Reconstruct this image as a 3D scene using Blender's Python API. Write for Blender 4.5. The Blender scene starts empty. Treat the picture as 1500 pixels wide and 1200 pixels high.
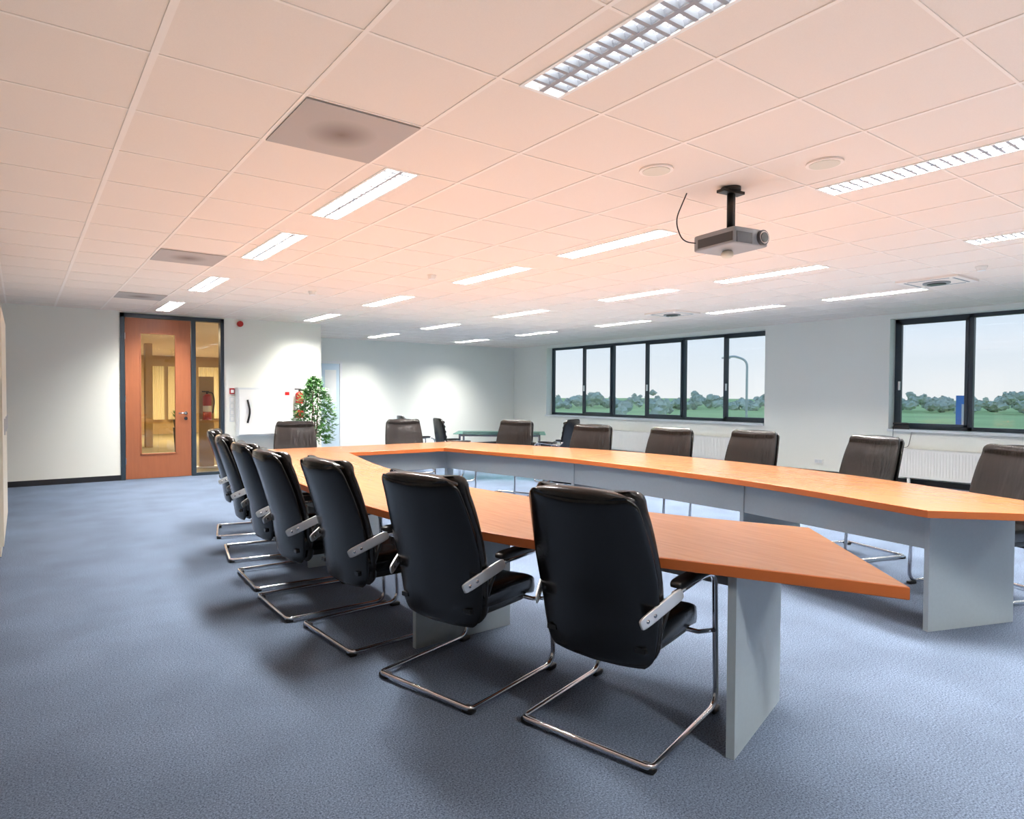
import bpy, math, random
from mathutils import Vector, Matrix
random.seed(7)
# ------------------------------------------------------------------ constants
F=948.84; YAW=.6008; PITCH=-.0235; ROLL=.0035; CAMH=1.389; CX=681.06
CEIL=2.692
W=11.507           # inner face of window wall
YD=11.5686         # door wall
YB=14.3376         # far wall
XL=-2.6; YN=-4.0   # left / near walls
GA,GB,T=.4343,2.7475,.6
LX=1.754
R=math.radians
# ------------------------------------------------------------------ materials
def srgb(r,g,b):
    f=lambda c:(c/255/12.92 if c/255<=.04045 else ((c/255+.055)/1.055)**2.4)
    return (f(r),f(g),f(b),1)
def mat(name,col,rough=.5,metal=0,spec=.5,noise=0,nscale=20,bump=0,bscale=100,stretch=None):
    m=bpy.data.materials.new(name); m.use_nodes=True
    nt=m.node_tree; b=nt.nodes['Principled BSDF']
    b.inputs['Base Color'].default_value=col
    b.inputs['Roughness'].default_value=rough
    b.inputs['Metallic'].default_value=metal
    b.inputs['Specular IOR Level'].default_value=spec
    if noise or bump:
        tc=nt.nodes.new('ShaderNodeTexCoord'); mp=nt.nodes.new('ShaderNodeMapping')
        nt.links.new(tc.outputs['Object'],mp.inputs['Vector'])
        if stretch: mp.inputs['Scale'].default_value=stretch
    if noise:
        n=nt.nodes.new('ShaderNodeTexNoise'); n.inputs['Scale'].default_value=nscale; n.inputs['Detail'].default_value=4
        nt.links.new(mp.outputs['Vector'],n.inputs['Vector'])
        r=nt.nodes.new('ShaderNodeValToRGB')
        r.color_ramp.elements[0].position=.3; r.color_ramp.elements[1].position=.7
        c=col
        r.color_ramp.elements[0].color=(c[0]*(1-noise),c[1]*(1-noise),c[2]*(1-noise),1)
        r.color_ramp.elements[1].color=(min(1,c[0]*(1+noise)),min(1,c[1]*(1+noise)),min(1,c[2]*(1+noise)),1)
        nt.links.new(n.outputs['Fac'],r.inputs['Fac']); nt.links.new(r.outputs['Color'],b.inputs['Base Color'])
    if bump:
        n2=nt.nodes.new('ShaderNodeTexNoise'); n2.inputs['Scale'].default_value=bscale; n2.inputs['Detail'].default_value=3
        nt.links.new(mp.outputs['Vector'],n2.inputs['Vector'])
        bp=nt.nodes.new('ShaderNodeBump'); bp.inputs['Strength'].default_value=bump; bp.inputs['Distance'].default_value=.01
        nt.links.new(n2.outputs['Fac'],bp.inputs['Height']); nt.links.new(bp.outputs['Normal'],b.inputs['Normal'])
    return m
M={}
M['wall']=mat('wall_paint',srgb(237,238,229),.8,bump=.05,bscale=200)
M['ceil']=mat('ceiling_tile',srgb(238,226,215),.85,noise=.02,nscale=300,bump=.06,bscale=250)
M['tbar']=mat('ceiling_tbar',srgb(246,236,227),.5)
M['black']=mat('black_trim',srgb(28,30,34),.45)
M['frame']=mat('anthracite_frame',srgb(38,52,62),.4)
M['sill']=mat('sill_white',srgb(215,219,220),.35)
M['legs']=mat('table_grey',srgb(160,172,178),.5,noise=.02,nscale=50)
M['chrome']=mat('chrome',srgb(215,215,220),.12,metal=1)
M['alu']=mat('satin_aluminium',srgb(222,224,226),.35,metal=.6)
M['leather']=mat('black_leather',srgb(9,10,11),.2,spec=.5,bump=.07,bscale=60)
M['fabric']=mat('leather_crease',srgb(28,25,23),.25,spec=.5,bump=.9,bscale=9,stretch=(1,3.2,.35))
M['plastic']=mat('black_plastic',srgb(14,14,15),.4)
M['door']=mat('orange_door',srgb(158,94,62),.4,noise=.06,nscale=5,stretch=(8,8,.6))
M['white']=mat('white_lacquer',srgb(236,236,232),.4)
M['red']=mat('red_paint',srgb(170,26,26),.35)
M['grey']=mat('grey_plastic',srgb(140,146,152),.4)
M['dgrey']=mat('dark_plastic',srgb(60,62,66),.4)
M['cream']=mat('cabinet_cream',srgb(222,216,200),.5)
M['leaf']=mat('leaf_green',srgb(56,112,38),.45,noise=.45,nscale=9)
M['bark']=mat('bark',srgb(92,70,48),.8,noise=.3,nscale=30)
M['soil']=mat('soil',srgb(50,38,30),.9,noise=.3,nscale=60)
M['blue']=mat('blue_sign',srgb(25,110,190),.4)
M['trough']=mat('luminaire_white',srgb(240,240,238),.3)
M['louver']=mat('louver_aluminium',srgb(225,225,228),.22,metal=.9)
M['blade']=mat('louver_blade_edge',srgb(150,156,166),.4)
M['curtain']=mat('corridor_drape',srgb(236,226,190),.8)
M['cwall']=mat('corridor_wall',srgb(176,150,105),.8)
M['cfloor']=mat('corridor_carpet',srgb(140,130,95),.9,noise=.1,nscale=80)
M['field']=mat('field_grass',srgb(178,196,130),.9,noise=.12,nscale=.05)
M['tree']=mat('hazed_distant_trees',srgb(184,190,178),.95,noise=.2,nscale=.5)  # distance haze is painted into this pale green-grey
M['post']=mat('galvanised_post',srgb(180,186,192),.5)
M['palepanel']=mat('pale_door',srgb(205,222,232),.4)
def glassmat(name,col,f=.06):
    m=bpy.data.materials.new(name); m.use_nodes=True; nt=m.node_tree; nt.nodes.clear()
    o=nt.nodes.new('ShaderNodeOutputMaterial'); mx=nt.nodes.new('ShaderNodeMixShader'); t=nt.nodes.new('ShaderNodeBsdfTransparent'); g=nt.nodes.new('ShaderNodeBsdfGlossy')
    t.inputs['Color'].default_value=col; g.inputs['Roughness'].default_value=.02
    mx.inputs['Fac'].default_value=f
    nt.links.new(t.outputs[0],mx.inputs[1]); nt.links.new(g.outputs[0],mx.inputs[2]); nt.links.new(mx.outputs[0],o.inputs['Surface'])
    return m
M['glass']=glassmat('window_glass',(1,1,1,1),.04)
M['dglass']=glassmat('door_glass',(.95,.93,.88,1),.07)
M['tglass']=glassmat('table_glass',(.55,.85,.78,1),.25)
def carpet():
    m=bpy.data.materials.new('blue_carpet'); m.use_nodes=True; nt=m.node_tree; b=nt.nodes['Principled BSDF']
    tc=nt.nodes.new('ShaderNodeTexCoord')
    n1=nt.nodes.new('ShaderNodeTexNoise'); n1.inputs['Scale'].default_value=150; n1.inputs['Detail'].default_value=5; n1.inputs['Roughness'].default_value=.7
    n2=nt.nodes.new('ShaderNodeTexNoise'); n2.inputs['Scale'].default_value=2.0; n2.inputs['Detail'].default_value=6
    for n in(n1,n2): nt.links.new(tc.outputs['Object'],n.inputs['Vector'])
    r=nt.nodes.new('ShaderNodeValToRGB'); r.color_ramp.elements[0].position=.33; r.color_ramp.elements[1].position=.67
    r.color_ramp.elements[0].color=srgb(42,54,72); r.color_ramp.elements[1].color=srgb(132,147,169)
    nt.links.new(n1.outputs['Fac'],r.inputs['Fac'])
    r2=nt.nodes.new('ShaderNodeValToRGB'); r2.color_ramp.elements[0].position=.35; r2.color_ramp.elements[1].position=.65
    r2.color_ramp.elements[0].color=(.82,.82,.82,1); r2.color_ramp.elements[1].color=(1,1,1,1)
    nt.links.new(n2.outputs['Fac'],r2.inputs['Fac'])
    mx=nt.nodes.new('ShaderNodeMix'); mx.data_type='RGBA'; mx.blend_type='MULTIPLY'; mx.inputs[0].default_value=1
    nt.links.new(r.outputs['Color'],mx.inputs[6]); nt.links.new(r2.outputs['Color'],mx.inputs[7])
    nt.links.new(mx.outputs[2],b.inputs['Base Color'])
    b.inputs['Roughness'].default_value=.95; b.inputs['Specular IOR Level'].default_value=.1
    bp=nt.nodes.new('ShaderNodeBump'); bp.inputs['Strength'].default_value=.12; bp.inputs['Distance'].default_value=.003
    nt.links.new(n1.outputs['Fac'],bp.inputs['Height']); nt.links.new(bp.outputs['Normal'],b.inputs['Normal'])
    return m
M['carpet']=carpet()
def wood():
    m=bpy.data.materials.new('orange_wood'); m.use_nodes=True; nt=m.node_tree; b=nt.nodes['Principled BSDF']
    tc=nt.nodes.new('ShaderNodeTexCoord'); mp=nt.nodes.new('ShaderNodeMapping'); mp.inputs['Scale'].default_value=(26,1.5,26)
    nt.links.new(tc.outputs['Object'],mp.inputs['Vector'])
    n=nt.nodes.new('ShaderNodeTexNoise'); n.inputs['Scale'].default_value=3; n.inputs['Detail'].default_value=6
    nt.links.new(mp.outputs['Vector'],n.inputs['Vector'])
    r=nt.nodes.new('ShaderNodeValToRGB'); r.color_ramp.elements[0].position=.3; r.color_ramp.elements[1].position=.72
    r.color_ramp.elements[0].color=srgb(158,103,65); r.color_ramp.elements[1].color=srgb(172,117,77)
    nt.links.new(n.outputs['Fac'],r.inputs['Fac']); nt.links.new(r.outputs['Color'],b.inputs['Base Color'])
    b.inputs['Roughness'].default_value=.26; b.inputs['Specular IOR Level'].default_value=.55
    return m
M['wood']=wood()
M['edge']=mat('orange_edge',srgb(186,100,48),.35)
def perf():
    m=bpy.data.materials.new('perforated_panel'); m.use_nodes=True; nt=m.node_tree; b=nt.nodes['Principled BSDF']
    tc=nt.nodes.new('ShaderNodeTexCoord'); v=nt.nodes.new('ShaderNodeTexVoronoi'); v.inputs['Scale'].default_value=75; v.inputs['Randomness'].default_value=0
    nt.links.new(tc.outputs['Object'],v.inputs['Vector'])
    r=nt.nodes.new('ShaderNodeValToRGB'); r.color_ramp.elements[0].position=.3; r.color_ramp.elements[1].position=.42
    r.color_ramp.elements[0].color=srgb(100,96,94); r.color_ramp.elements[1].color=srgb(176,170,166)
    nt.links.new(v.outputs['Distance'],r.inputs['Fac'])
    g=nt.nodes.new('ShaderNodeTexGradient'); g.gradient_type='SPHERICAL'; mp=nt.nodes.new('ShaderNodeMapping'); mp.inputs['Scale'].default_value=(5.5,5.5,1)
    nt.links.new(tc.outputs['Object'],mp.inputs['Vector']); nt.links.new(mp.outputs['Vector'],g.inputs['Vector'])
    mx=nt.nodes.new('ShaderNodeMix'); mx.data_type='RGBA'; mx.blend_type='MULTIPLY'
    nt.links.new(g.outputs['Fac'],mx.inputs[0]); nt.links.new(r.outputs['Color'],mx.inputs[6]); mx.inputs[7].default_value=(.4,.34,.32,1)
    nt.links.new(mx.outputs[2],b.inputs['Base Color']); b.inputs['Roughness'].default_value=.6
    return m
M['perf']=perf()
# ------------------------------------------------------------------ mesh builder
class MB:
    def __init__(s): s.v=[];s.f=[];s.m=[];s.s=[];s.mats=[]
    def mi(s,k):
        if k not in s.mats: s.mats.append(k)
        return s.mats.index(k)
    def add(s,vs,fs,k,smooth=False,mtx=None):
        o=len(s.v)
        for p in vs:
            p=Vector(p); 
            if mtx is not None: p=mtx@p
            s.v.append(tuple(p))
        i=s.mi(k)
        for f in fs: s.f.append(tuple(a+o for a in f)); s.m.append(i); s.s.append(smooth)
    def box(s,a,b,k,mtx=None):
        x0,y0,z0=a;x1,y1,z1=b
        s.add([(x0,y0,z0),(x1,y0,z0),(x1,y1,z0),(x0,y1,z0),(x0,y0,z1),(x1,y0,z1),(x1,y1,z1),(x0,y1,z1)],
              [(0,3,2,1),(4,5,6,7),(0,1,5,4),(1,2,6,5),(2,3,7,6),(3,0,4,7)],k,False,mtx)
    def prism(s,poly,z0,z1,k,kside=None,bev=.004):
        n=len(poly); c=Vector((sum(p[0] for p in poly)/n,sum(p[1] for p in poly)/n))
        i=[tuple(Vector(p)+(c-Vector(p)).normalized()*bev*1.5) for p in poly]
        vs=[(x,y,z1) for x,y in i]+[(x,y,z1-bev) for x,y in poly]+[(x,y,z0+bev) for x,y in poly]+[(x,y,z0) for x,y in i]
        s.add(vs[:n],[tuple(range(n))],k)
        fs=[]
        for r in range(3):
            for a in range(n):
                b=(a+1)%n; fs.append((r*n+a,(r+1)*n+a,(r+1)*n+b,r*n+b))
        fs.append(tuple(3*n+a for a in reversed(range(n))))
        s.add(vs,fs,kside or k)
    def tube(s,path,r,k,n=10,cap=True):
        P=[Vector(p) for p in path]; rings=[]
        up=None
        for i,p in enumerate(P):
            t=((P[min(i+1,len(P)-1)]-P[max(i-1,0)])).normalized()
            if up is None: up=t.orthogonal().normalized()
            up=(up-t*up.dot(t)); up=up.normalized() if up.length>1e-6 else t.orthogonal().normalized()
            q=t.cross(up)
            rr=r[i] if isinstance(r,(list,tuple)) else r
            rings.append([tuple(p+up*math.cos(2*math.pi*a/n)*rr+q*math.sin(2*math.pi*a/n)*rr) for a in range(n)])
        vs=[x for g in rings for x in g]; fs=[]
        for i in range(len(P)-1):
            for a in range(n):
                b=(a+1)%n; fs.append((i*n+a,i*n+b,(i+1)*n+b,(i+1)*n+a))
        if cap: fs.append(tuple(reversed(range(n)))); fs.append(tuple((len(P)-1)*n+a for a in range(n)))
        s.add(vs,fs,k,True)
    def cyl(s,c,r,z0,z1,k,n=24,r2=None,mtx=None):
        r2=r if r2 is None else r2
        vs=[(c[0]+r*math.cos(2*math.pi*a/n),c[1]+r*math.sin(2*math.pi*a/n),z0) for a in range(n)]+[(c[0]+r2*math.cos(2*math.pi*a/n),c[1]+r2*math.sin(2*math.pi*a/n),z1) for a in range(n)]
        s.add(vs,[(a,(a+1)%n,n+(a+1)%n,n+a) for a in range(n)],k,True,mtx)
        s.add(vs,[tuple(reversed(range(n))),tuple(range(n,2*n))],k,False,mtx)
    def sup(s,c,rad,k,e1=.35,e2=.35,nu=24,nv=14,mtx=None,fn=None,smooth=True):
        sp=lambda w,e: math.copysign(abs(w)**e,w)
        vs=[];fs=[]
        for j in range(nv+1):
            ph=-math.pi/2+math.pi*j/nv
            for i in range(nu):
                th=2*math.pi*i/nu
                p=(c[0]+rad[0]*sp(math.cos(ph),e1)*sp(math.cos(th),e2),c[1]+rad[1]*sp(math.cos(ph),e1)*sp(math.sin(th),e2),c[2]+rad[2]*sp(math.sin(ph),e1))
                if fn: p=fn(p)
                vs.append(p)
        for j in range(nv):
            for i in range(nu):
                a=(i+1)%nu; fs.append((j*nu+i,j*nu+a,(j+1)*nu+a,(j+1)*nu+i))
        s.add(vs,fs,k,smooth,mtx)
    def mesh(s,name):
        me=bpy.data.meshes.new(name); me.from_pydata(s.v,[],s.f); 
        for k in s.mats: me.materials.append(M[k])
        for p,i,sm in zip(me.polygons,s.m,s.s): p.material_index=i; p.use_smooth=sm
        me.validate(); me.update(); return me
    def obj(s,name,parent=None,loc=(0,0,0),rz=0):
        o=bpy.data.objects.new(name,s.mesh(name)); bpy.context.collection.objects.link(o)
        o.location=loc; o.rotation_euler=(0,0,rz)
        if parent: o.parent=parent
        return o
def inst(name,me,loc,rz=0):
    o=bpy.data.objects.new(name,me); bpy.context.collection.objects.link(o); o.location=loc; o.rotation_euler=(0,0,rz); return o
def fillet(pts,r,n=5):
    P=[Vector(p) for p in pts]; out=[P[0]]
    for i in range(1,len(P)-1):
        R0=r[i] if isinstance(r,(list,tuple)) else r
        a,b,c=P[i-1],P[i],P[i+1]; d1=(a-b);d2=(c-b); rr=min(R0,d1.length*.49,d2.length*.49)
        p1=b+d1.normalized()*rr; p2=b+d2.normalized()*rr
        for k in range(n+1):
            t=k/n; out.append(p1*(1-t)**2+b*2*t*(1-t)+p2*t*t)
    out.append(P[-1]); return out
def barpanel(mb,p,q,z0,z1,th,k):
    p=Vector(p);q=Vector(q); d=(q-p); L=d.length; a=math.atan2(d.y,d.x)
    mb.box((0,-th/2,z0),(L,th/2,z1),k,Matrix.Translation((p.x,p.y,0))@Matrix.Rotation(a,4,'Z'))
# ------------------------------------------------------------------ room shell
mb=MB(); mb.box((XL-.2,YN-.2,-.15),(W+.3,YB+.2,0),'carpet'); mb.obj('floor')
lum=[]
for row in range(0,4):
    x0=LX+2.4*row
    for (j0) in (-7,-3,1,4,8,12,16):
        y0=GB+T*j0; y1=y0+1.2
        if x0<4.5 and y1>YD-.1: continue
        if y1>YB-.1: continue
        lum.append((x0,y0+.01,y1-.01))
LW=.2
xs=sorted(set([XL,W+.02]+[l[0] for l in lum]+[l[0]+LW for l in lum]))
ys=sorted(set([YN,YB+.02]+[l[1] for l in lum]+[l[2] for l in lum]))
mb=MB()
for i in range(len(xs)-1):
    for j in range(len(ys)-1):
        cx=(xs[i]+xs[i+1])/2; cy=(ys[j]+ys[j+1])/2
        if any(l[0]<cx<l[0]+LW and l[1]<cy<l[2] for l in lum): continue
        mb.add([(xs[i],ys[j],CEIL),(xs[i],ys[j+1],CEIL),(xs[i+1],ys[j+1],CEIL),(xs[i+1],ys[j],CEIL)],[(0,1,2,3)],'ceil')
mb.box((XL,YN,CEIL+.2),(W+.3,YB+.2,CEIL+.25),'ceil')
mb.obj('ceiling')
mb=MB()
x=GA-6*T; k=0
while x<W:
    if x>XL:
        wd=.014 if abs(x-GA)<.01 else .010
        mb.box((x-wd,YN,CEIL-.004),(x+wd,YB if x>4.66 else YD,CEIL+.001),'tbar')
    x+=T
y=GB-12*T
while y<YB:
    if y>YN:
        cuts=[XL]+[v for l in sorted(lum) if l[1]-.02<y<l[2]+.02 and not (abs(y-l[1])<.02 or abs(y-l[2])<.02) for v in (l[0]-.02,l[0]+LW+.02)]+[W]
        for a in range(0,len(cuts)-1,2): mb.box((cuts[a],y-.006,CEIL-.0035),(cuts[a+1],y+.006,CEIL+.001),'tbar')
    y+=T
mb.obj('trim_1')
def luminaire():
    mb=MB(); L=1.18; w=LW; f=.012; z=CEIL
    mb.box((-f,-f,z-.006),(0.004,L+f,z),'trough'); mb.box((w-.004,-f,z-.006),(w+f,L+f,z),'trough')
    mb.box((0,-f,z-.006),(w,.004,z),'trough'); mb.box((0,L-.004,z-.006),(w,L+f,z),'trough')
    h=.085
    mb.box((0,0,z-.004),(.003,L,z+h),'trough'); mb.box((w-.003,0,z-.004),(w,L,z+h),'trough')
    mb.box((0,0,z-.004),(w,.003,z+h),'trough'); mb.box((0,L-.003,z-.004),(w,L,z+h),'trough')
    mb.box((0,0,z+h),(w,L,z+h+.004),'trough')
    mb.box((w/2-.011,.003,z-.003),(w/2+.011,L-.003,z+.034),'blade')
    n=20
    for i in range(1,n):
        y=L*i/n
        for (a,b) in ((.003,w/2-.011),(w/2+.011,w-.003)):
            t=.0085
            vs=[(a,y-.009,z+.022),(a,y-t,z-.002),(a,y+t,z-.002),(a,y+.009,z+.022),(b,y-.009,z+.022),(b,y-t,z-.002),(b,y+t,z-.002),(b,y+.009,z+.022)]
            mb.add(vs,[(1,2,6,5)],'blade'); mb.add(vs,[(0,1,5,4),(2,3,7,6),(0,4,7,3)],'blade')
    for (a,s_) in ((.003,1),(w-.003,-1),(w/2-.011,-1),(w/2+.011,1)):
        mb.add([(a,.003,z-.001),(a,L-.003,z-.001),(a+s_*.014,L-.003,z+.036),(a+s_*.014,.003,z+.036)],[(0,1,2,3)],'louver')
    return mb.mesh('ceiling_luminaire')
lme=luminaire()
LE=400
for (x0,y0,y1) in lum:
    o=inst('ceiling_luminaire',lme,(x0,y0,0))
    li=bpy.data.lights.new('fluorescent_tubes','AREA'); li.shape='RECTANGLE'; li.size=LW-.03; li.size_y=1.12
    dead=(x0<2 and y0<2.4 and y0>0)
    li.energy=(5 if dead else LE); li.color=(1,.98,.94)
    lo=bpy.data.objects.new('fluorescent_tubes',li); bpy.context.collection.objects.link(lo); lo.location=(LW/2,.59,CEIL+.07); lo.parent=o
# walls
mb=MB()
mb.box((XL,YD,0),(1.30,YD+.14,CEIL),'wall'); mb.box((2.89,YD,0),(4.65,YD+.14,CEIL),'wall')
mb.box((1.30,YD,2.67),(2.89,YD+.14,CEIL),'wall'); mb.obj('wall_door_side')
mb=MB(); mb.box((4.53,YD+.14,0),(4.65,YB,CEIL),'wall'); mb.obj('wall_return')
mb=MB(); mb.box((4.53,YB,0),(W+.3,YB+.2,CEIL+.2),'wall'); mb.obj('wall_back')
mb=MB(); mb.box((XL-.2,YN-.2,0),(XL,YD+.14,CEIL+.2),'wall'); mb.obj('wall_left')
mb=MB(); mb.box((XL,YN-.2,0),(W+.3,YN,CEIL+.2),'wall'); mb.obj('wall_near')
SZ,TZ=.86,2.62
w1=(6.85,12.97); w2=(-1.4,4.74)
mb=MB()
mb.box((W,YN,0),(W+.3,YB,SZ-.04),'wall'); mb.box((W,YN,TZ),(W+.3,YB,CEIL+.2),'wall')
for a,b in ((YN,w2[0]),(w2[1],w1[0]),(w1[1],YB)): mb.box((W,a,SZ-.04),(W+.3,b,TZ),'wall')
mb.obj('wall_right')
for idx,(a,b,mull) in enumerate(((w1[0],w1[1],[7.82,8.8,9.81,10.82,11.8]),(w2[0],w2[1],[-.36,.66,1.68,2.7,3.72]))):
    mb=MB(); X0=W+.2;X1=W+.27
    mb.box((X0,a,SZ),(X1,a+.06,TZ),'frame'); mb.box((X0,b-.06,SZ),(X1,b,TZ),'frame')
    mb.box((X0,a,SZ),(X1,b,SZ+.06),'frame'); mb.box((X0,a,TZ-.06),(X1,b,TZ),'frame')
    ed=[a+.03]+mull+[b-.03]
    for m_ in mull: mb.box((X0,m_-.03,SZ),(X1,m_+.03,TZ),'frame')
    for k in range(len(ed)-1):
        if idx==0 and k%2==0 or idx==1 and k%2==1:
            p,q=ed[k]+.03,ed[k+1]-.03; zz0,zz1=SZ+.055,TZ-.055
            for bb in (((p,zz0),(p+.04,zz1)),((q-.04,zz0),(q,zz1)),((p,zz0),(q,zz0+.04)),((p,zz1-.04),(q,zz1))):
                mb.box((X0-.02,bb[0][0],bb[0][1]),(X0+.03,bb[1][0],bb[1][1]),'frame')
            mb.box((X0-.055,q-.035,1.48),(X0-.02,q-.012,1.62),'alu')
    mb.box((X0+.04,a+.03,SZ+.03),(X0+.046,b-.03,TZ-.03),'glass')
    mb.obj('window_%d'%(idx+1))
    mb=MB(); mb.box((W-.05,a+.002,SZ-.038),(W+.2,b-.002,SZ),'sill'); mb.obj('trim_%d'%(idx+2))
mb=MB(); mb.box((XL,YD-.012,0),(1.30,YD,.085),'black'); mb.box((2.89,YD-.012,0),(4.65,YD,.085),'black'); mb.obj('baseboard_door_side')
mb=MB(); mb.box((4.65,YB-.012,0),(W,YB,.085),'black'); mb.obj('baseboard_back')
mb=MB(); mb.box((W-.012,YN,0),(W,YB-.012,.085),'black'); mb.obj('baseboard_right')
# ------------------------------------------------------------------ door
mb=MB(); y0,y1=YD-.02,YD+.12
mb.box((1.30,y0,0),(1.365,y1,2.665),'frame'); mb.box((2.83,y0,0),(2.89,y1,2.665),'frame'); mb.box((1.30,y0,2.60),(2.89,y1,2.665),'frame')
mb.box((2.36,y0,0),(2.43,y1,2.6),'frame'); mb.box((2.43,y0,0),(2.83,y1,.05),'frame')
mb.box((2.43,YD+.05,.05),(2.83,YD+.056,2.6),'dglass')
gx0,gx1,gz0,gz1=1.58,2.13,.39,2.37; d0,d1=YD,YD+.045
mb.box((1.372,d0,.008),(gx0,d1,2.595),'door'); mb.box((gx1,d0,.008),(2.353,d1,2.595),'door')
mb.box((gx0,d0,.008),(gx1,d1,gz0),'door'); mb.box((gx0,d0,gz1),(gx1,d1,2.595),'door')
for bb in (((gx0,gz0),(gx0+.02,gz1)),((gx1-.02,gz0),(gx1,gz1)),((gx0,gz0),(gx1,gz0+.02)),((gx0,gz1-.02),(gx1,gz1))):
    mb.box((bb[0][0],d0-.008,bb[0][1]),(bb[1][0],d1,bb[1][1]),'door')
mb.box((gx0,d0+.02,gz0),(gx1,d0+.026,gz1),'dglass')
mb.tube(fillet([(2.27,d0,1.06),(2.27,d0-.05,1.06),(2.15,d0-.05,1.06)],.02),.011,'chrome')
mb.cyl((0,0),.028,0,.008,'chrome',mtx=Matrix.Translation((2.27,d0,1.06))@Matrix.Rotation(math.pi/2,4,'X'))
mb.cyl((0,0),.028,0,.008,'chrome',mtx=Matrix.Translation((2.27,d0,.97))@Matrix.Rotation(math.pi/2,4,'X'))
for z in (.3,1.3,2.3): mb.cyl((1.368,d0-.008),.01,z-.05,z+.05,'chrome')
mb.obj('door_1')
mb=MB()
mb.box((5.70,YB-.03,0),(5.76,YB,2.16),'white'); mb.box((6.22,YB-.03,0),(6.28,YB,2.16),'white'); mb.box((5.76,YB-.03,2.1),(6.22,YB,2.16),'white')
mb.box((5.765,YB-.02,.1),(6.215,YB-.005,2.095),'palepanel'); mb.box((5.85,YB-.024,1.2),(6.13,YB-.02,1.95),'white')
mb.tube([(5.82,YB-.02,1.05),(5.82,YB-.06,1.05),(5.92,YB-.06,1.05)],.01,'chrome')
mb.obj('door_2')
# corridor
CY1=24; YC=YB+.21
mb=MB(); mb.box((-.5,YD+.14,-.15),(4.52,YC,0.001),'cfloor'); mb.box((-.5,YC,-.15),(8,CY1,0.001),'cfloor'); mb.obj('floor_corridor')
mb=MB(); mb.box((-.5,YD+.141,2.66),(4.52,YC,2.76),'ceil'); mb.box((-.5,YC,2.66),(8,CY1,2.76),'ceil'); mb.obj('ceiling_corridor')
mb=MB(); mb.box((-.6,YD+.14,0),(-.5,CY1,2.66),'cwall'); mb.obj('wall_corridor_left')
mb=MB(); mb.box((-.6,CY1,0),(8.1,CY1+.1,2.76),'cwall'); mb.obj('wall_corridor_end')
mb=MB(); mb.box((8,YC,0),(8.1,CY1,2.76),'cwall'); mb.obj('wall_corridor_right')
mb=MB(); mb.box((2.62,18.2,.001),(2.78,18.5,2.659),'cwall'); mb.obj('wall_corridor_pier')
mb=MB()
for (x0,x1) in ((3.62,4.0),(4.12,4.4),(5.1,6.0)):
    n=40; vs=[]
    for i in range(n+1):
        x=x0+(x1-x0)*i/n; y=CY1-.15+.04*math.sin(i*1.1)
        vs+= [(x,y,.5),(x,y,2.3)]
    mb.add(vs,[(2*i,2*i+2,2*i+3,2*i+1) for i in range(n)],'curtain',True)
mb.obj('corridor_curtain')
mb=MB()
mb.cyl((3.05,16.15),.12,0.001,.60,'dgrey',r2=.16); mb.cyl((3.05,16.15),.13,.601,.78,'dgrey',r2=.16)
for i in range(120):
    a=random.uniform(0,6.28); e=random.uniform(.2,1.4); L=random.uniform(.15,.34)
    c=Vector((3.05,16.15,.76)); d=Vector((math.cos(a)*math.cos(e),math.sin(a)*math.cos(e),math.sin(e))); s_=d.cross(Vector((0,0,1))).normalized()*.03
    mb.add([c,c+d*L*.5+s_,c+d*L,c+d*L*.5-s_],[(0,1,2,3)],'leaf')
mb.obj('plant_on_pedestal')
def extinguisher(name,loc,rz=0):
    mb=MB(); mb.cyl((0,0),.075,0,.42,'red'); mb.sup((0,0,.42),(.075,.075,.06),'red',1,1); mb.cyl((0,0),.02,.46,.52,'black')
    mb.box((-.09,-.015,.51),(.03,.015,.535),'black'); mb.tube(fillet([(.02,0,.51),(.1,0,.5),(.13,0,.35),(.1,0,.12)],.06),.012,'black'); mb.cyl((0,0),.077,.15,.26,'white')
    mb.box((-.03,.075,.1),(.03,.085,.45),'grey')
    return mb.obj(name,loc=loc,rz=rz)
extinguisher('fire_extinguisher',(2.84,12.58,.9)); 
mb=MB(); mb.box((2.72,12.67,.001),(2.98,12.73,1.7),'cwall'); mb.box((2.6,12.6,.001),(3.1,12.8,.03),'white'); mb.obj('extinguisher_stand')
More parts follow.
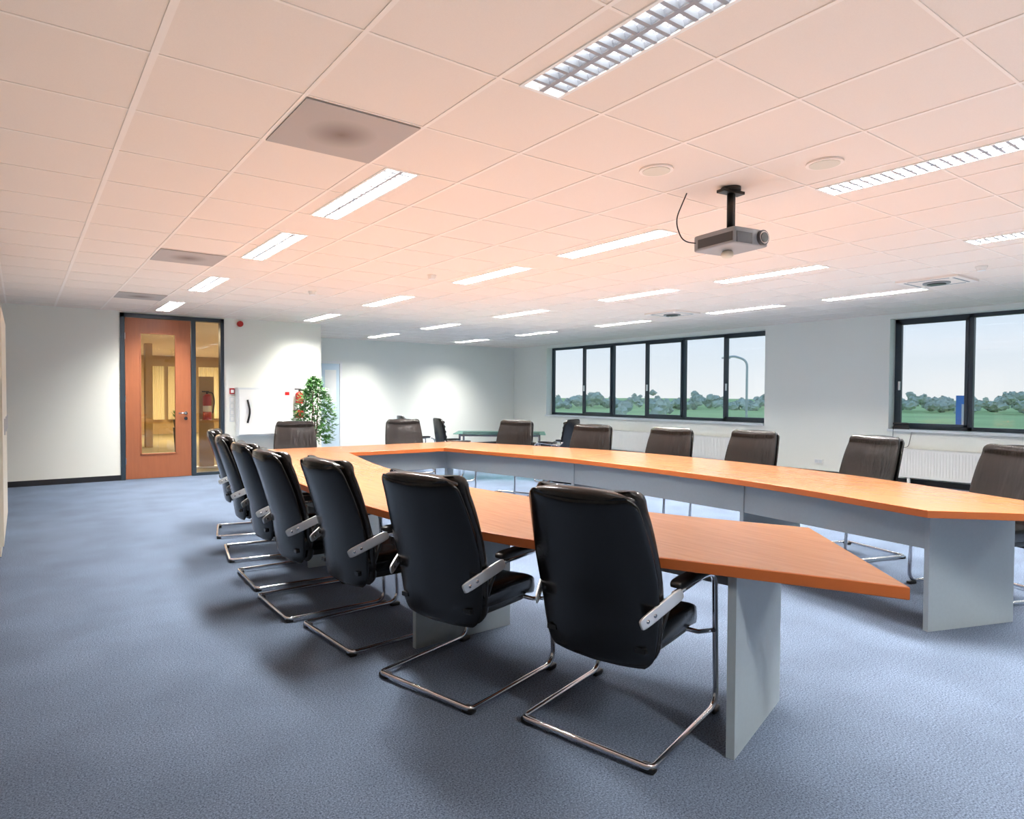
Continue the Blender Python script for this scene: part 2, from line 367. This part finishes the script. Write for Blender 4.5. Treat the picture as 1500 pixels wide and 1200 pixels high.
# ------------------------------------------------------------------ conference chair
def chair_mesh():
    mb=MB()
    def prof(pts,t):
        t=max(0,min(1,t))*(len(pts)-1); i=min(int(t),len(pts)-2); u=t-i
        p0=pts[max(i-1,0)];p1=pts[i];p2=pts[i+1];p3=pts[min(i+2,len(pts)-1)]
        return [0.5*((2*b)+(-a+c)*u+(2*a-5*b+4*c-d)*u*u+(-a+3*b-3*c+d)*u**3) for a,b,c,d in zip(p0,p1,p2,p3)]
    base=[(-.20,.325,.235),(-.215,.43,.252),(-.235,.555,.266),(-.268,.68,.272),(-.305,.805,.264),(-.345,.925,.248),(-.378,1.008,.232)]
    def loft(off,th,k,wscale=1,curve=.05,crown=0,n=28,L=34,roll=.0):
        vs=[];fs=[]
        for j in range(L+1):
            t=j/L; cx,z,hw=prof(base,t)
            a=prof(base,min(1,t+.02)); b=prof(base,max(0,t-.02))
            tx,tz=a[0]-b[0],a[1]-b[1]; l=math.hypot(tx,tz); tx/=l;tz/=l
            nx,nz=tz,-tx
            e=1
            d=min(t,1-t)*L/4.0
            if d<1: e=(1-(1-d)**2)**.5*.9+.1 if d>0 else .1
            ew=1-(1-min(1,d*1.0))**2*.14
            for i in range(n):
                th_=2*math.pi*i/n; c_=math.cos(th_); s_=math.sin(th_)
                yy=math.copysign(abs(s_)**.45,s_)*hw*wscale*ew
                tt=math.copysign(abs(c_)**.7,c_)*th*e
                fw=off+tt+curve*(yy/.25)**2+ (crown*math.sin(t*math.pi*3)*.5 if c_>0 else 0)
                if roll and t>.84: fw+=roll*math.sin((t-.84)/.16*math.pi)*(1 if c_>0 else .5)
                vs.append((cx+nx*fw,yy,z+nz*fw))
        for j in range(L):
            for i in range(n):
                a=(i+1)%n; fs.append((j*n+i,j*n+a,(j+1)*n+a,(j+1)*n+i))
        fs.append(tuple(range(n))); fs.append(tuple(L*n+i for i in reversed(range(n))))
        mb.add(vs,fs,k,True)
    loft(-.012,.020,'leather',1.0)
    loft(.035,.032,'fabric',.985,crown=.012,roll=.018)
    mb.sup((-.352,0,1.0),(.045,.222,.036),'leather',.8,.45,nu=40,fn=lambda p:(p[0]+.05*(p[1]/.25)**2,p[1],p[2]-.10*(p[1])**2))
    def sf(p):
        x,y,z=p
        if x>.15: z-= (x-.15)**2*1.6
        z+= .35*(y*y) if z>.43 else 0
        return (x,y,z)
    mb.sup((.04,0,.445),(.265,.25,.05),'leather',.45,.3,nu=36,fn=sf)
    mb.sup((.03,0,.395),(.235,.22,.03),'plastic',.3,.3)
    yw=.288; r=.0125
    pts=[(-.11,-yw,.622),(.22,-yw,.632),(.325,-yw,.61),(.36,-yw,.012+r),(-.30,-yw,.012+r)]
    pts=pts+[(p[0],-p[1],p[2]) for p in reversed(pts)]
    rad=[0,.05,.08,.08,.03]; rad=rad+rad[::-1]
    mb.tube(fillet(pts,rad,7),r,'chrome',12)
    for s_ in (-1,1):
        mb.sup((.08,s_*yw,.655),(.19,.028,.018),'plastic',.5,.35)
        mb.sup((.335,s_*yw,.012),(.035,.018,.012),'plastic',.4,.4)
        mb.sup((-.285,s_*(yw-.02),.014),(.022,.03,.014),'plastic',.4,.4)
        a=Vector((-.285,s_*.232,.53)); b=Vector((-.085,s_*.31,.628)); d=(b-a); L=d.length; x=d.normalized(); y=Vector((0,0,1)).cross(x).normalized(); z=x.cross(y)
        m4=Matrix(((x.x,y.x,z.x,a.x),(x.y,y.y,z.y,a.y),(x.z,y.z,z.z,a.z),(0,0,0,1)))
        mb.sup((L/2,0,0),(L/2,.006,.025),'alu',.35,.35,mtx=m4)
        for dx in (.035,.075): mb.tube([m4@Vector((dx,-.008,0)),m4@Vector((dx,.008,0))],.008,'chrome',8)
        mb.box((-.22,s_*.2-.02,.40),(.15,s_*.2+.02,.42),'plastic')
    mb.tube([(.342,-yw,.36),(.2,-yw+.02,.385),(.2,yw-.02,.385),(.342,yw,.36)],.010,'chrome',8)
    mb.tube([(-.10,-.28,.62),(-.14,-.235,.42),(-.14,.235,.42),(-.10,.28,.62)],.009,'plastic',8)
    return mb.mesh('conference_chair')
cme=chair_mesh()
def chair_at_bar(cx,cy,deg):
    a=R(deg); inst('conference_chair',cme,(cx+.30*math.cos(a),cy+.30*math.sin(a),0),a)
def chair_at_top(tx,ty,deg):
    a=R(deg); inst('conference_chair',cme,(tx+.43*math.cos(a)+.08,ty+.43*math.sin(a)-.055,0),a)
for c in ((1.81,1.815,15),(1.515,2.55,15),(1.40,3.415,4),(1.315,4.10,0),(1.36,4.82,-3),(1.45,5.72,-10),(1.60,6.68,-14)): chair_at_bar(*c)
for c in ((2.88,8.35,255),(4.44,8.29,255),(5.72,7.12,205),(5.70,5.62,196),(5.92,4.63,188),(6.2,3.81,180),(6.33,2.70,163),(5.96,1.58,160)): chair_at_top(*c)
# ------------------------------------------------------------------ conference table
mb=MB()
I=[(3.14,1.63),(2.80,2.42),(2.55,3.62),(2.60,4.95),(2.94,6.53)]
O=[(2.44,.93),(1.87,2.12),(1.63,3.30),(1.70,4.98),(2.30,7.38)]
FI=[(4.17,1.51),(4.48,2.85),(4.52,4.73),(4.16,6.51)]
FO=[(4.88,.82),(5.57,2.82),(5.62,5.05),(4.85,7.30)]
zt0,zt1=.706,.75
def crv(P,k,n=7):
    g=lambda i: Vector(P[i]) if 0<=i<len(P) else (2*Vector(P[0])-Vector(P[1]) if i<0 else 2*Vector(P[-1])-Vector(P[-2]))
    a,b,c,d=g(k-1),g(k),g(k+1),g(k+2); o=[]
    for q in range(n+1):
        u=q/n; o.append(tuple(.5*(2*b+(c-a)*u+(2*a-5*b+4*c-d)*u*u+(3*b-a-3*c+d)*u**3)))
    return o
for k in range(4): mb.prism(crv(I,k)+crv(O,k)[::-1],zt0,zt1,'wood','edge',.003)
mb.prism([I[4],FI[3],FO[3],O[4]],zt0,zt1,'wood','edge',.003)
for k in range(3): mb.prism((crv(FI,k)+crv(FO,k)[::-1])[::-1],zt0,zt1,'wood','edge',.003)
for p,q in (((2.22,1.44),(2.83,1.61)),((1.76,3.05),(2.42,3.06)),((1.88,4.95),(2.5,4.93)),((2.80,6.72),(2.45,7.2)),((4.3,6.68),(4.7,7.15)),((4.62,4.8),(5.4,4.98)),((4.58,2.9),(5.35,2.87)),((4.39,1.59),(5.03,1.37))):
    barpanel(mb,p,q,0,zt0,.032,'legs')
ch=[(2.80,1.61),(2.66,2.45),(2.42,3.06),(2.47,4.93),(2.80,6.70),(4.3,6.68),(4.64,4.8),(4.60,2.9),(4.41,1.60)]
for a,b in zip(ch[:-1],ch[1:]): barpanel(mb,a,b,.485,zt0,.018,'legs')
o=mb.obj('conference_table')
# ------------------------------------------------------------------ glass table + chairs
mb=MB(); mb.box((-.75,-.42,.735),(.75,.42,.747),'tglass')
for sx in(-.65,.65):
    for sy in(-.33,.33): mb.cyl((sx,sy),.02,0,.735,'chrome')
mb.box((-.65,-.34,.70),(.65,-.32,.735),'chrome'); mb.box((-.65,.32,.70),(.65,.34,.735),'chrome')
mb.obj('glass_side_table',loc=(6.65,8.65,0),rz=R(-40))
def side_chair():
    mb=MB(); yw=.25
    mb.sup((0,0,.44),(.24,.23,.035),'leather',.5,.35)
    def bf(p): x,y,z=p; return (x-.16*(z-.5)+.5*y*y,y*(1-.12*max(0,(z-.7))),z)
    mb.sup((-.22,0,.74),(.022,.235,.27),'leather',.35,.35,fn=bf)
    for z in (.56,.64,.72,.80,.88,.95): mb.sup((-.195,0,z),(.02,.215,.03),'leather',.6,.4,fn=bf)
    pts=[(-.2,-yw,.60),(.18,-yw,.63),(.27,-yw,.6),(.27,-yw,.0125),(-.25,-yw,.0125)]; pts+=[(p[0],-p[1],p[2]) for p in reversed(pts)]
    mb.tube(fillet(pts,[0,.04,.07,.07,.04]+[.04,.07,.07,.04,0],6),.0115,'chrome',10)
    for s_ in(-1,1):
        mb.sup((.02,s_*yw,.645),(.17,.025,.015),'plastic',.5,.35); mb.tube([(-.2,s_*yw,.60),(-.24,s_*.225,.66)],.010,'chrome',8)
        mb.tube([(-.17,s_*.18,.42),(-.225,s_*.18,.55)],.012,'chrome',8)
    mb.tube([(.27,-yw,.4),(.27,yw,.4)],.01,'chrome',8)
    return mb.mesh('visitor_chair')
sme=side_chair()
inst('visitor_chair',sme,(5.78,9.98,0),R(-12)); inst('visitor_chair',sme,(5.76,8.72,0),R(-12)); inst('visitor_chair',sme,(7.0,7.62,0),R(105))
# ------------------------------------------------------------------ projector
mb=MB()
mb.sup((0,0,0),(.15,.165,.052),'grey',.14,.14,nu=40)
mb.box((-.148,-.15,-.035),(-.151,.12,.02),'dgrey'); mb.box((-.13,-.167,-.045),(.0,-.163,.02),'dgrey')
mt=Matrix.Translation((.085,-.16,0))@Matrix.Rotation(math.pi/2,4,'X')
mb.cyl((0,0),.046,0,.02,'dgrey',mtx=mt); mb.cyl((0,0),.038,.0201,.024,'chrome',mtx=mt); mb.cyl((0,0),.030,.0241,.027,'plastic',mtx=mt)
mb.sup((.0,.02,-.075),(.035,.035,.025),'cream',.8,.8); 
mb.box((-.06,-.06,.052),(.06,.06,.075),'plastic'); mb.tube([(0,0,.07),(0,0,.335)],.022,'plastic',12); mb.tube([(.03,0,.07),(.03,0,.3)],.008,'plastic',8)
mb.box((-.09,-.03,.30),(.09,.03,.318),'plastic'); mb.cyl((0,0),.06,.318,.338,'plastic')
mb.tube(fillet([(-.13,.12,.0),(-.2,.2,.02),(-.25,.22,.15),(-.17,.2,.335)],.12,8),.004,'plastic',6)
mb.obj('ceiling_projector',loc=(3.69,2.44,CEIL-.339),rz=R(-8))
# ------------------------------------------------------------------ ceiling bits
def disc(name,x,y,r=.095):
    mb=MB(); mb.cyl((0,0),r,-.010,0,'tbar',32); mb.cyl((0,0),r*.82,-.013,-.0101,'cream',32); return mb.obj(name,loc=(x,y,CEIL-.001))
disc('ceiling_speaker',3.04,2.49); disc('ceiling_speaker',3.72,1.88)
for x,y in ((3.72,6.08),(3.07,7.93),(7.96,2.46)):
    mb=MB(); mb.cyl((0,0),.05,-.015,0,'white'); mb.cyl((0,0),.035,-.045,-.0151,'white',r2=.045); mb.obj('smoke_detector',loc=(x,y,CEIL-.001))
for j in (0,6,11):
    mb=MB(); mb.box((-.288,-.288,-.006),(.288,.288,0),'perf'); mb.obj('air_vent_panel',loc=(GA+T*1.5,GB+T*(j+.5),CEIL-.004))
def cassette(x,y):
    mb=MB(); mb.box((-.3,-.3,-.02),(.3,.3,0),'tbar'); mb.cyl((0,0),.13,-.035,-.0201,'grey',28); mb.cyl((0,0),.09,-.045,-.0351,'dgrey',28)
    for s_ in(-1,1):
        mb.box((-.22,s_*.235-.01,-.023),(.22,s_*.235+.01,-.0201),'grey'); mb.box((s_*.235-.01,-.2,-.023),(s_*.235+.01,.2,-.0201),'grey')
    mb.obj('air_conditioning_cassette',loc=(x,y,CEIL-.005))
cassette(8.534,3.05); cassette(8.534,6.65)
# ------------------------------------------------------------------ door wall fittings
mb=MB()
mb.box((3.08,YD-.16,.65),(4.05,YD,1.49),'sill'); mb.box((3.10,YD-.175,.68),(4.03,YD-.16,1.46),'white')
mb.tube(fillet([(3.24,YD-.172,.88),(3.28,YD-.205,1.07),(3.24,YD-.172,1.28)],.15,8),.017,'plastic')
mb.box((3.9,YD-.178,1.36),(3.98,YD-.175,1.42),'red')
mb.obj('wall_cabinet')
mb=MB()
mb.box((2.98,YD-.03,1.38),(3.06,YD,1.48),'red'); mb.box((2.995,YD-.034,1.40),(3.045,YD-.03,1.455),'white'); mb.obj('fire_call_point')
mb=MB()
for k in range(4): mb.box((2.98,YD-.012,.90+.11*k),(3.06,YD,1.0+.11*k),'sill'); mb.box((2.995,YD-.018,.915+.11*k),(3.045,YD-.012,.985+.11*k),'white')
mb.obj('light_switch_panel')
mb=MB(); mt=Matrix.Translation((3.16,YD,2.60))@Matrix.Rotation(math.pi/2,4,'X'); mb.cyl((0,0),.05,0,.05,'red',mtx=mt); mb.cyl((0,0),.03,.0501,.07,'red',mtx=mt); mb.obj('alarm_sounder')
extinguisher('fire_extinguisher',(4.2,YD-.09,.95))
# ------------------------------------------------------------------ plant
mb=MB(); mb.cyl((0,0),.17,0,.36,'white',r2=.22); mb.cyl((0,0),.2,.345,.365,'soil')
for k in range(3):
    a=k*2.1; mb.tube([(.03*math.cos(a),.03*math.sin(a),.35),(.05*math.cos(a+1),.05*math.sin(a+1),.8),(.07*math.cos(a+2),.07*math.sin(a+2),1.5)],[.016,.012,.006],'bark',8)
for i in range(1400):
    z=random.uniform(.55,1.68); t=(z-.55)/1.13; rad=.36*math.sin(math.pi*min(1,.18+t*.82))**.6*(1-.3*t)
    a=random.uniform(0,6.283); rr=rad*math.sqrt(random.uniform(.1,1.15)); c=Vector((rr*math.cos(a),rr*math.sin(a),z))
    d=Vector((math.cos(a)+random.uniform(-.8,.8),math.sin(a)+random.uniform(-.8,.8),random.uniform(-.9,.6))).normalized(); s_=d.cross(Vector((random.uniform(-.5,.5),random.uniform(-.5,.5),1))).normalized()
    L=random.uniform(.06,.11); w_=L*.24; up=s_.cross(d)*.012
    mb.add([c,c+d*L*.4+s_*w_-up,c+d*L,c+d*L*.4-s_*w_-up,c+d*L*.45],[(0,1,4),(1,2,4),(2,3,4),(3,0,4)],'leaf')
mb.obj('potted_ficus',loc=(4.2,10.75,0))
# ------------------------------------------------------------------ storage cabinet at left
mb=MB(); mb.box((-.62,6.72,0),(-.15,8.7,2.14),'cream'); 
for k in range(3):
    mb.box((-.15,6.74+.65*k,.08),(-.132,6.74+.65*k+.63,2.12),'cream'); mb.box((-.132,6.74+.65*k+.56,1.0),(-.12,6.74+.65*k+.58,1.15),'alu')
mb.obj('storage_cabinet')
# ------------------------------------------------------------------ radiators, phone
def radiator(y0,y1):
    mb=MB(); x0=W-.12
    mb.box((x0,y0,.12),(x0+.012,y1,.56),'white'); mb.box((x0+.06,y0,.12),(x0+.072,y1,.56),'white')
    mb.box((x0,y0,.555),(x0+.072,y1,.565),'white'); mb.box((x0+.0,y0,.12),(x0+.072,y0+.01,.56),'white'); mb.box((x0,y1-.01,.12),(x0+.072,y1,.56),'white')
    n=int((y1-y0)/.04)
    for i in range(n): 
        y=y0+.02+i*(y1-y0-.04)/n; mb.box((x0-.006,y,.15),(x0,y+.02,.53),'white')
    for y in (y0+.15,y1-.15): mb.box((x0+.02,y-.02,0),(x0+.05,y+.02,.12),'white'); mb.box((x0+.072,y-.02,.3),(W-.001,y+.02,.34),'white')
    mb.tube([(x0+.03,y0+.0,.18),(x0+.03,y0-.06,.18),(x0+.03,y0-.06,0)],.01,'white')
    mb.obj('radiator')
radiator(7.3,10.95); radiator(1.4,4.55)
mb=MB(); mb.box((-.09,-.11,0),(.09,.11,.035),'plastic'); mb.box((-.07,-.1,.035),(.05,.1,.06),'plastic'); mb.sup((-.02,0,.085),(.025,.11,.02),'plastic',.5,.5); mb.box((.03,-.02,.035),(.08,.09,.05),'blue')
mb.tube(fillet([(-.09,.09,.02),(-.15,.1,.0),(-.16,.1,-.25),(-.14,-.1,-.3),(-.13,-.15,.0)],.08),.004,'plastic',6)
mb.obj('desk_telephone',loc=(W+.06,4.58,SZ),rz=R(20))
mb=MB(); mb.box((W-.02,5.75,.2),(W,5.9,.28),'white'); mb.box((W-.024,5.765,.215),(W-.02,5.82,.265),'sill'); mb.box((W-.024,5.83,.215),(W-.02,5.885,.265),'sill'); mb.obj('wall_socket')
# ------------------------------------------------------------------ outside
GZ=-3.0
mb=MB(); mb.add([(W+1,-400,GZ),(W+700,-400,GZ),(W+700,600,GZ),(W+1,600,GZ)],[(0,1,2,3)],'field'); mb.obj('ground_field')
def blob(mb,x,y,z,sx,sz,j): mb.sup((x,y,z),(sx,sx,sz),'tree',1,1,nu=8,nv=6,smooth=False,fn=lambda p:(p[0]+random.uniform(-j,j),p[1]+random.uniform(-j,j),p[2]+random.uniform(-j,j)*.8))
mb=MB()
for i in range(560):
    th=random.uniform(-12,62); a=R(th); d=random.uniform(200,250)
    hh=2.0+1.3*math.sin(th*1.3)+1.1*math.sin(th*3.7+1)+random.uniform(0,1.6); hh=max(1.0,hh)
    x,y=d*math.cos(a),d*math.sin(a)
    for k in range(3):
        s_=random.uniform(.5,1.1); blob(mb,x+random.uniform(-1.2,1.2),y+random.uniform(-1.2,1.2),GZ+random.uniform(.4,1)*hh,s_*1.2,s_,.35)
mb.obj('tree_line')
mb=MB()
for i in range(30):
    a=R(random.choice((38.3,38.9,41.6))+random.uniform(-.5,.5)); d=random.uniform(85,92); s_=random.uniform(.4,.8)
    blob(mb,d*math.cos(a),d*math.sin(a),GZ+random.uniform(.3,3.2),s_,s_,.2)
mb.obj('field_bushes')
mb=MB(); mb.tube(fillet([(0,0,0),(0,0,6.0),(-.35,.45,6.2),(-.5,.65,6.15)],.5),.05,'post'); mb.box((-.62,.6,6.08),(-.4,.9,6.16),'post'); mb.obj('street_lamp',loc=(27.6,17.3,GZ))
mb=MB(); mb.cyl((0,0),.03,0,4.2,'post'); mb.box((-.01,-.14,3.5),(.01,.14,4.4),'blue'); mb.obj('blue_sign',loc=(18.0,5.85,GZ))
# ------------------------------------------------------------------ lights / world
def area(name,loc,rot,sx,sy,e,col,portal=False,spread=None):
    li=bpy.data.lights.new(name,'AREA'); li.shape='RECTANGLE'; li.size=sx; li.size_y=sy; li.energy=e; li.color=col
    if spread: li.spread=spread
    o=bpy.data.objects.new(name,li); bpy.context.collection.objects.link(o); o.location=loc; o.rotation_euler=rot
    if portal: li.cycles.is_portal=True
    return o
area('window_daylight',(W+.35,9.9,1.75),(0,R(90),0),1.8,6.1,1,(1,1,1),True)
area('window_daylight',(W+.35,1.67,1.75),(0,R(90),0),1.8,6.1,1,(1,1,1),True)
area('added_ceiling_fill',(4.2,4.2,1.5),(R(180),0,0),10,11.5,160,(1,.84,.71),spread=R(160))  # added fill shining up in mid-air to brighten the ceiling, no fitting there
area('added_warm_ceiling_fill',(3.3,5.0,1.5),(R(180),0,0),5,6,38,(1,.62,.38))  # added warm fill that tints the middle of the ceiling peach
area('corridor_lamp',(2.4,14.6,2.62),(0,0,0),1.2,2.2,150,(1,.80,.55))
area('corridor_lamp',(4.4,20.6,2.62),(0,0,0),4,3,420,(1,.82,.58))
w=bpy.data.worlds.new('sky'); bpy.context.scene.world=w; w.use_nodes=True; nt=w.node_tree; bg=nt.nodes['Background']
tc=nt.nodes.new('ShaderNodeTexCoord'); sx=nt.nodes.new('ShaderNodeSeparateXYZ'); r=nt.nodes.new('ShaderNodeValToRGB')
nt.links.new(tc.outputs['Generated'],sx.inputs[0]); nt.links.new(sx.outputs['Z'],r.inputs['Fac']); nt.links.new(r.outputs['Color'],bg.inputs['Color'])
e=r.color_ramp.elements; e[0].position=0; e[0].color=srgb(222,226,228); e[1].position=.6; e[1].color=srgb(150,195,235)
e2=e.new(.14); e2.color=srgb(188,210,230)
bg.inputs['Strength'].default_value=1.25
# ------------------------------------------------------------------ camera
cam=bpy.data.cameras.new('camera'); co=bpy.data.objects.new('camera',cam); bpy.context.collection.objects.link(co)
cam.sensor_width=36; cam.lens=36*F/1500; cam.shift_x=(750-CX)/1500; cam.clip_start=.05; cam.clip_end=2000
fh=Vector((math.sin(YAW),math.cos(YAW),0)); rt=Vector((math.cos(YAW),-math.sin(YAW),0)); zz=Vector((0,0,1))
fw=fh*math.cos(PITCH)+zz*math.sin(PITCH); up=-fh*math.sin(PITCH)+zz*math.cos(PITCH)
xr=rt*math.cos(ROLL)+up*math.sin(ROLL); yr=-rt*math.sin(ROLL)+up*math.cos(ROLL)
mw=Matrix(((xr.x,yr.x,-fw.x,0),(xr.y,yr.y,-fw.y,0),(xr.z,yr.z,-fw.z,CAMH),(0,0,0,1)))
co.matrix_world=mw
sc=bpy.context.scene; sc.camera=co
sc.view_settings.view_transform='Standard'; sc.view_settings.look='None'; sc.view_settings.exposure=0
